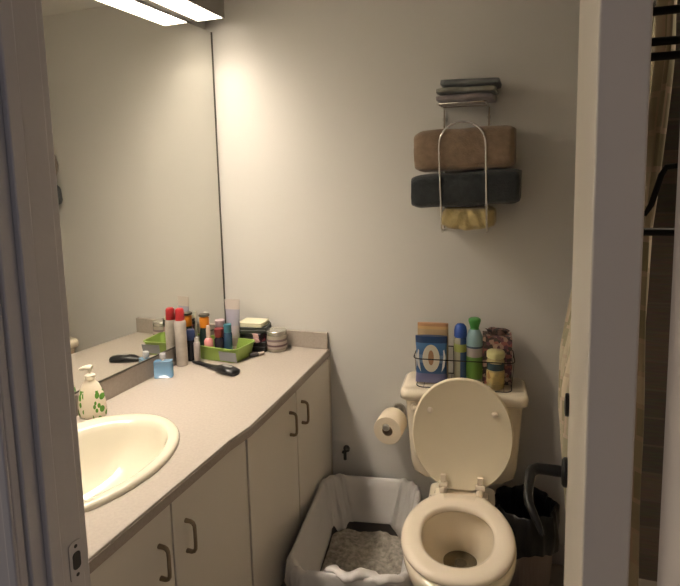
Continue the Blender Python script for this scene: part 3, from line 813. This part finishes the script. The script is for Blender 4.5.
# ---- toilet roll and holder
HX, HZ = .872, .560
t = thing('toilet_roll_holder', 'chrome toilet roll holder on the back wall beside the tank', 'toilet roll holder', (.875, -.003, .585))
bm = BM()
lathe(bm, [(.024,0),(.025,-.004),(.022,-.010),(.010,-.012),(.0085,-.016)], (0,0,0), 24, axis='y')
link('wall_plate', bm, M['steel'], t)
bm = BM()
tube(bm, [(0,-.010,0),(0,-.030,0),(-.010,-.037,-.010),(-.015,-.040,-.020)],.006, 10)
tube(bm, [(-.015,-.030,-.020),(-.015,-.10,-.020),(-.017,-.155,-.020)],.0075, 12)
link('arm', bm, M['steel'], t)
bm = BM(); lathe(bm, [(.001,-.170),(.012,-.166),(.0155,-.158),(.012,-.150),(.008,-.146)], (-.017,0,-.020), 18, axis='y'); link('end_knob', bm, M['steel'], t)
t = thing('toilet_roll', 'white toilet roll on the chrome wall holder', 'toilet roll', (.860, -.045, .560), math.radians(0))
bm = BM()
prof = [(.022,0),(.022,-.104),(.0235,-.1045),(.058,-.104),(.0595,-.101),(.0595,-.003),(.058,0)]
vr = lathe(bm, prof, (0,0,-.0145), 40, axis='y', cap=False)
n = len(vr)
for i in range(40): bm.faces.new((vr[-1][i], vr[-1][(i+1) % 40], vr[0][(i+1) % 40], vr[0][i]))
link('paper', bm, M['paper'], t, angle=50)
bm = BM(); vr = lathe(bm, [(.0205,-.0005),(.0205,-.1043),(.0218,-.1043),(.0218,-.0005)], (0,0,-.0145), 32, axis='y', cap=False)
for i in range(32): bm.faces.new((vr[-1][i], vr[-1][(i+1) % 32], vr[0][(i+1) % 32], vr[0][i]))
link('core', bm, M['card'], t, angle=50)

# ---- water valve
t = thing('water_valve', 'small dark shut-off valve low on the back wall', 'valve', (.628, -.003, .365))
bm = BM(); lathe(bm, [(.016,0),(.016,-.003),(.006,-.005),(.005,-.026)], (0,0,0), 18, axis='y'); lathe(bm, [(.007,-.030),(.007,.012),(.004,.016),(.004,.03)], (0,-.026,-.01), 14)
link('valve_body', bm, M['dark'], t)
bm = BM(); lathe(bm, [(.009,-.030),(.011,-.032),(.011,-.039),(.008,-.041)], (0,0,0), 8, sy=.7, axis='y'); link('valve_knob', bm, M['dark'], t)

# ================================================================= LITTER BOX
LBX, LBY, LR = .811, -.375, math.radians(8.5)
lb = thing('litter_box', 'open grey tray lined with a white plastic bag on the floor', 'litter box', (LBX, LBY, 0), LR)
HWX, HWY, HZ_ = .212, .335, .285
bm = BM()
def lr(k0, k1, z, r=.085): return [(x,y,z) for x,y in rrect(-k0,k0,-k1,k1,r,8)]
loft(bm, [lr(.150,.250,.0005), lr(.156,.256,.01), lr(.200,.300,HZ_-.012), lr(.208,.308,HZ_-.010), lr(.208,.308,HZ_-.004), lr(.200,.300,HZ_-.004), lr(.150,.250,.014)])
link('tray', bm, M['tray'], lb, angle=50)
# liner: over the outside a little, across the rim and down the inside with folds
def liner():
    bm = BM(); n = 168; rings = []
    base = rrect(-1,1,-1,1,.28,40)
    per = len(base)
    levels = [(.217,.316,HZ_-.070,.014),(.216,.315,HZ_-.035,.008),(.214,.314,HZ_-.006,.004),(.209,.309,HZ_+.004,.003),(.202,.302,HZ_+.006,.003),(.196,.296,HZ_-.004,.006),
              (.191,.291,HZ_-.035,.013),(.182,.282,HZ_-.08,.018),(.172,.272,HZ_-.13,.018),(.163,.262,HZ_-.17,.010),(.158,.256,HZ_-.195,.004)]
    for li, (kx, ky, z, amp) in enumerate(levels):
        ring = []
        for i, (x, y) in enumerate(rrect(-kx,kx,-ky,ky,.085,40)):
            u = i/per*2*PI
            nrm = Vector((x/kx, y/ky)).normalized() if (x or y) else Vector((1,0))
            w = amp*(.8*noise.noise(Vector((math.cos(u)*3.2,math.sin(u)*3.2,z*5)))+1.1*max(0, noise.noise(Vector((math.cos(u)*7+z*9,math.sin(u)*7,z*6+4))))+.35*noise.noise(Vector((x*40,y*40,z*30)))) 
            inner = li >= 5
            off = -abs(w)-.001 if inner else abs(w)
            dz = .004*math.sin(13*u+li) if li < 6 else .012*noise.noise(Vector((u*4,li*.3,7)))
            if li == len(levels)-1: dz += .022*math.sin(5*u)+.02*noise.noise(Vector((u*3,0,2)))
            if li == 0: dz += .02*math.sin(4*u+1)
            ring.append((x+nrm.x*off, y+nrm.y*off, z+dz))
        rings.append(ring)
    loft(bm, rings, False, False)
    o = link('liner', bm, M['liner'], lb, angle=80, recalc=True)
    s = o.modifiers.new('thick', 'SOLIDIFY'); s.thickness = .0008; s.offset = 0
    o['label'] = 'white plastic liner folded over the rim'
liner()
# crumpled gather at the front rim
bm = BM(); rings = []
for i in range(41):
    u = i/40; x = -.075+.27*u; ring = []
    for k in range(14):
        a = 2*PI*k/14; r = .013*(1+.35*noise.noise(Vector((u*14, math.cos(a), math.sin(a)))))*(math.sin(PI*u)**.3+.05)
        ring.append((x, -.296+r*1.6*math.cos(a)+.008*math.sin(u*14), HZ_+.004+r*math.sin(a)+.006*math.sin(u*17)))
    rings.append(ring)
loft(bm, rings); link('liner_gather', bm, M['liner'], lb, angle=80)
bm = BM(); nx, ny = 46, 70
g = [[bm.verts.new(((-.154+.308*i/(nx-1))*(1 if 3 < j < ny-4 else .96), -.244+.488*j/(ny-1), .075+.014*noise.noise(Vector((i*.11,j*.11,1)))+.005*noise.noise(Vector((i*.5,j*.5,3))))) for j in range(ny)] for i in range(nx)]
for i in range(nx-1):
    for j in range(ny-1): bm.faces.new((g[i][j], g[i+1][j], g[i+1][j+1], g[i][j+1]))
bnd = [v for v in bm.verts if v.is_boundary]
r = bmesh.ops.extrude_edge_only(bm, edges=[e for e in bm.edges if e.is_boundary])
for v in r['geom']:
    if isinstance(v, bmesh.types.BMVert): v.co.z = .018; v.co.x *= .93; v.co.y *= .96
o = link('cat_litter', bm, M['litter'], angle=80); o.location = (LBX, LBY, 0); o.rotation_euler = (0,0,LR)
tag(o, 'brown-grey cat litter spread in the lined tray', 'litter', kind='stuff')
# scoop on the floor by the cabinets
t = thing('litter_scoop', 'black plastic scoop on the floor in front of the cabinets', 'scoop', (.520, -.775, .001), math.radians(20))
t.location = (.640, -.835, .001)
bm = BM()
loft(bm, [[(x,y,0) for x,y in rrect(-.06,.06,-.07,.06,.02,4)],[(x,y,.045) for x,y in rrect(-.068,.068,-.078,.066,.022,4)],[(x,y,.045) for x,y in rrect(-.064,.064,-.074,.062,.02,4)],[(x,y,.004) for x,y in rrect(-.056,.056,-.066,.056,.018,4)]])
link('pan', bm, M['blackpl'], t, angle=50)
bm = BM(); tube(bm, [(0,.064,.04),(0,.10,.055),(0,.16,.06),(0,.20,.055)], [.010,.010,.012,.009], 10); link('handle', bm, M['blackpl'], t)

# ================================================================= WASTE BIN
BX, BY = 1.402, -.175
t = thing('waste_bin', 'brown mesh waste bin with black bag between toilet and door', 'waste bin', (BX, BY, 0))
bm = BM(); seg = 96; rings = []
for z, r in ((.0005,.092),(.006,.094),(.30,.112),(.303,.112),(.303,.108),(.30,.108),(.012,.090)):
    rings.append([((r+(.0016*math.cos(i*PI) if .003 < z < .302 else 0))*math.cos(2*PI*i/seg), (r+(.0016*math.cos(i*PI) if .003 < z < .302 else 0))*math.sin(2*PI*i/seg), z) for i in range(seg)])
loft(bm, rings)
link('mesh_body', bm, M['mesh'], t, angle=30)
bm = BM(); rings = []
n = 72
for z, r, a in ((.205,.122,.006),(.24,.124,.006),(.28,.124,.005),(.315,.121,.004),(.345,.117,.006),(.352,.110,.006),(.335,.102,.004),(.28,.098,.004),(.20,.085,.006),(.12,.06,.006)):
    rings.append([((r+a*math.sin(8*th+z*20)+a*.7*math.sin(17*th))*math.cos(th), (r+a*math.sin(8*th+z*20)+a*.7*math.sin(17*th))*math.sin(th), z+.010*math.sin(5*th+1)*(1 if z < .22 else .5)) for th in [2*PI*i/n for i in range(n)]])
loft(bm, rings, False, True)
e = link('bin_bag', bm, M['bag'], t, angle=80); e['label'] = 'black bag folded over the bin rim'

# ================================================================= SHOWER CURTAIN + RACK
def curtain_mat():
    m, nt, p = newmat('curtain_print')
    tc = nt.nodes.new('ShaderNodeTexCoord'); mp = nt.nodes.new('ShaderNodeMapping'); mp.inputs['Rotation'].default_value = (PI/2,0,PI/2)
    b = nt.nodes.new('ShaderNodeTexBrick'); b.offset = .5; b.squash = 1
    b.inputs['Color1'].default_value = (.80,.70,.54,1); b.inputs['Color2'].default_value = (.26,.25,.14,1); b.inputs['Mortar'].default_value = (.62,.50,.38,1)
    b.inputs['Scale'].default_value = 1; b.inputs['Brick Width'].default_value = .11; b.inputs['Row Height'].default_value = .075; b.inputs['Mortar Size'].default_value = .006
    nt.links.new(tc.outputs['UV'], b.inputs['Vector'])
    v = nt.nodes.new('ShaderNodeTexVoronoi'); v.inputs['Scale'].default_value = 9
    nt.links.new(tc.outputs['UV'], v.inputs['Vector'])
    mx = nt.nodes.new('ShaderNodeMix'); mx.data_type = 'RGBA'; mx.inputs[0].default_value = .25
    r = nt.nodes.new('ShaderNodeValToRGB'); r.color_ramp.elements[0].color = (.50,.36,.28,1); r.color_ramp.elements[1].color = (.42,.40,.26,1)
    nt.links.new(v.outputs['Color'], r.inputs['Fac'])
    nt.links.new(b.outputs['Color'], mx.inputs[6]); nt.links.new(r.outputs['Color'], mx.inputs[7])
    nt.links.new(mx.outputs[2], p.inputs['Base Color']); p.inputs['Roughness'].default_value = .8
    return m
CB = (1.66, -.08, 0)
bm = BM(); uvl = bm.loops.layers.uv.new('uv')
NU, NV = 150, 60
def cpt(i, j):
    u, v = i/NU, j/NV
    z = .16+1.80*v
    yend = -1.09+.17*max(0, min(1, (1.80-z)/.35))
    y = -.10+u*(yend+.10)
    xb = 1.705 if z > 1.75 else 1.705-.165*max(0, min(1, (1.75-z)/.80))**.8
    if z < .75: xb += .075*(.75-z)/.6
    q = max(0, min(1, (u-.62)/.3)); q = q*q*(3-2*q)
    xb = xb*(1-q)+1.662*q
    amp = (.020+.012*(1-v))*(1-.45*q)
    x = xb+amp*math.sin(u*2*PI*9+.6*math.sin(z*2.4))+.008*noise.noise(Vector((u*9, z*3, 2)))
    return (x-CB[0], y-CB[1], z-CB[2])
gv = [[bm.verts.new(cpt(i, j)) for j in range(NV+1)] for i in range(NU+1)]
for i in range(NU):
    for j in range(NV):
        f = bm.faces.new((gv[i][j], gv[i+1][j], gv[i+1][j+1], gv[i][j+1]))
        for lp, (a, b_) in zip(f.loops, ((i,j),(i+1,j),(i+1,j+1),(i,j+1))): lp[uvl].uv = (a/NU*1.9, b_/NV*1.8)
o = link('curtain_fabric', bm, curtain_mat(), None, angle=80)
sd = o.modifiers.new('thick', 'SOLIDIFY'); sd.thickness = .0015; sd.offset = 0
t = thing('shower_curtain', 'cream patchwork shower curtain hanging behind the open door', 'shower curtain', CB)
o.parent = t
for k in range(10):
    y = -.12-k*.104
    bm = BM(); tube(bm, [(1.705-CB[0]+.022*math.cos(2*PI*i/16), y-CB[1], 1.975+.024*math.sin(2*PI*i/16)) for i in range(16)], .0018, 6, closed=True)
    link('curtain_ring', bm, M['steel'], t)
t = thing('curtain_rod', 'dark metal rod carrying the shower curtain', 'curtain rod', (1.705, -.80, 1.985))
bm = BM(); tube(bm, [(0,.795,0),(0,.4,0),(0,0,0),(0,-.4,0),(0,-.795,0)], .0115, 16); link('rod', bm, M['black'], t)
for s in (-1, 1):
    bm = BM(); lathe(bm, [(.028,s*.797),(.028,s*.790),(.015,s*.780),(.0125,s*.770)], (0,0,0), 20, axis='y'); link('end_bracket', bm, M['black'], t)

t = thing('towel_stand', 'dark metal stand with horizontal rails seen through the hinge gap', 'towel stand', (1.745, -1.30, 0))
bm = BM()
for x in (-.168,.168): tube(bm, [(x,0,.012),(x,0,1.0),(x,0,1.84)], .008, 10); tube(bm, [(x,-.09,.010),(x,0,.014),(x,.09,.010)], .008, 10)
tube(bm, [(-.168,0,.25),(.168,0,.25)], .006, 8)
link('stand_frame', bm, M['black'], t)
for z in (1.811,1.768,1.747,1.489):
    bm = BM(); tube(bm, [(-.168,0,z),(0,0,z),(.168,0,z)], .0062, 10); link('rail', bm, M['black'], t)
bm = BM(); tube(bm, [(-.168,0,1.522),(-.153,-.004,1.517),(-.146,-.005,1.53),(-.134,-.005,1.575),(-.128,-.005,1.586),(-.110,-.004,1.588),(-.10,0,1.60),(-.10,0,1.747)], .0045, 10); link('hook_arm', bm, M['black'], t)

# ================================================================= LIGHT + CAMERA
w = bpy.data.worlds.new('world'); SC.world = w; w.use_nodes = True
bg = w.node_tree.nodes['Background']; bg.inputs[0].default_value = (.54,.55,.66,1); bg.inputs[1].default_value = .19

cam = bpy.data.cameras.new('camera'); hl = bpy.data.lights.new('hall_fill', 'AREA'); hl.energy = 15; hl.color = (1,.80,.60); hl.shape = 'RECTANGLE'; hl.size = .6; hl.size_y = 1.2  # added warm fill from the left to brighten the right jamb, no known lamp
ho = bpy.data.objects.new('hall_fill', hl); COL.objects.link(ho); ho.location = (-.95,-2.02,1.55); ho.rotation_euler = (PI/2, 0, -PI/2+.12)
sl = bpy.data.lights.new('shower_fill', 'AREA'); sl.energy = 3.2; sl.spread = math.radians(85); sl.color = (1,.82,.62); sl.shape = 'DISK'; sl.size = .14  # invented fill overhead, lifts the curtain and tiles behind the hinge gap
so = bpy.data.objects.new('shower_fill', sl); COL.objects.link(so); so.location = (2.00,-.90,ZC-.004)
co = bpy.data.objects.new('camera', cam); COL.objects.link(co); SC.camera = co
yaw, pit, roll, f = .3272, .1213, -.0204, 554.4984
ppx, ppy = 354.75, 245.205
cy_, sy_ = math.cos(yaw), math.sin(yaw); cp_, sp_ = math.cos(pit), math.sin(pit)
F = Vector((-sy_*cp_, cy_*cp_, -sp_)); R0 = Vector((cy_, sy_, 0)); U0 = R0.cross(F)
R2 = math.cos(roll)*R0+math.sin(roll)*U0; U2 = -math.sin(roll)*R0+math.cos(roll)*U0
mw = Matrix((( R2.x, U2.x, -F.x, 1.444), (R2.y, U2.y, -F.y, -2.2381), (R2.z, U2.z, -F.z, 1.58), (0,0,0,1)))
co.matrix_world = mw
cam.sensor_width = 36; cam.lens = f*36/680; cam.sensor_fit = 'HORIZONTAL'
cam.shift_x = -(ppx-340)/680; cam.shift_y = (ppy-293)/680
cam.clip_start = .02

SC.view_settings.view_transform = 'Standard'; SC.view_settings.look = 'None'; SC.view_settings.gamma = 1
SC.view_settings.use_curve_mapping = False; SC.view_settings.exposure = 0
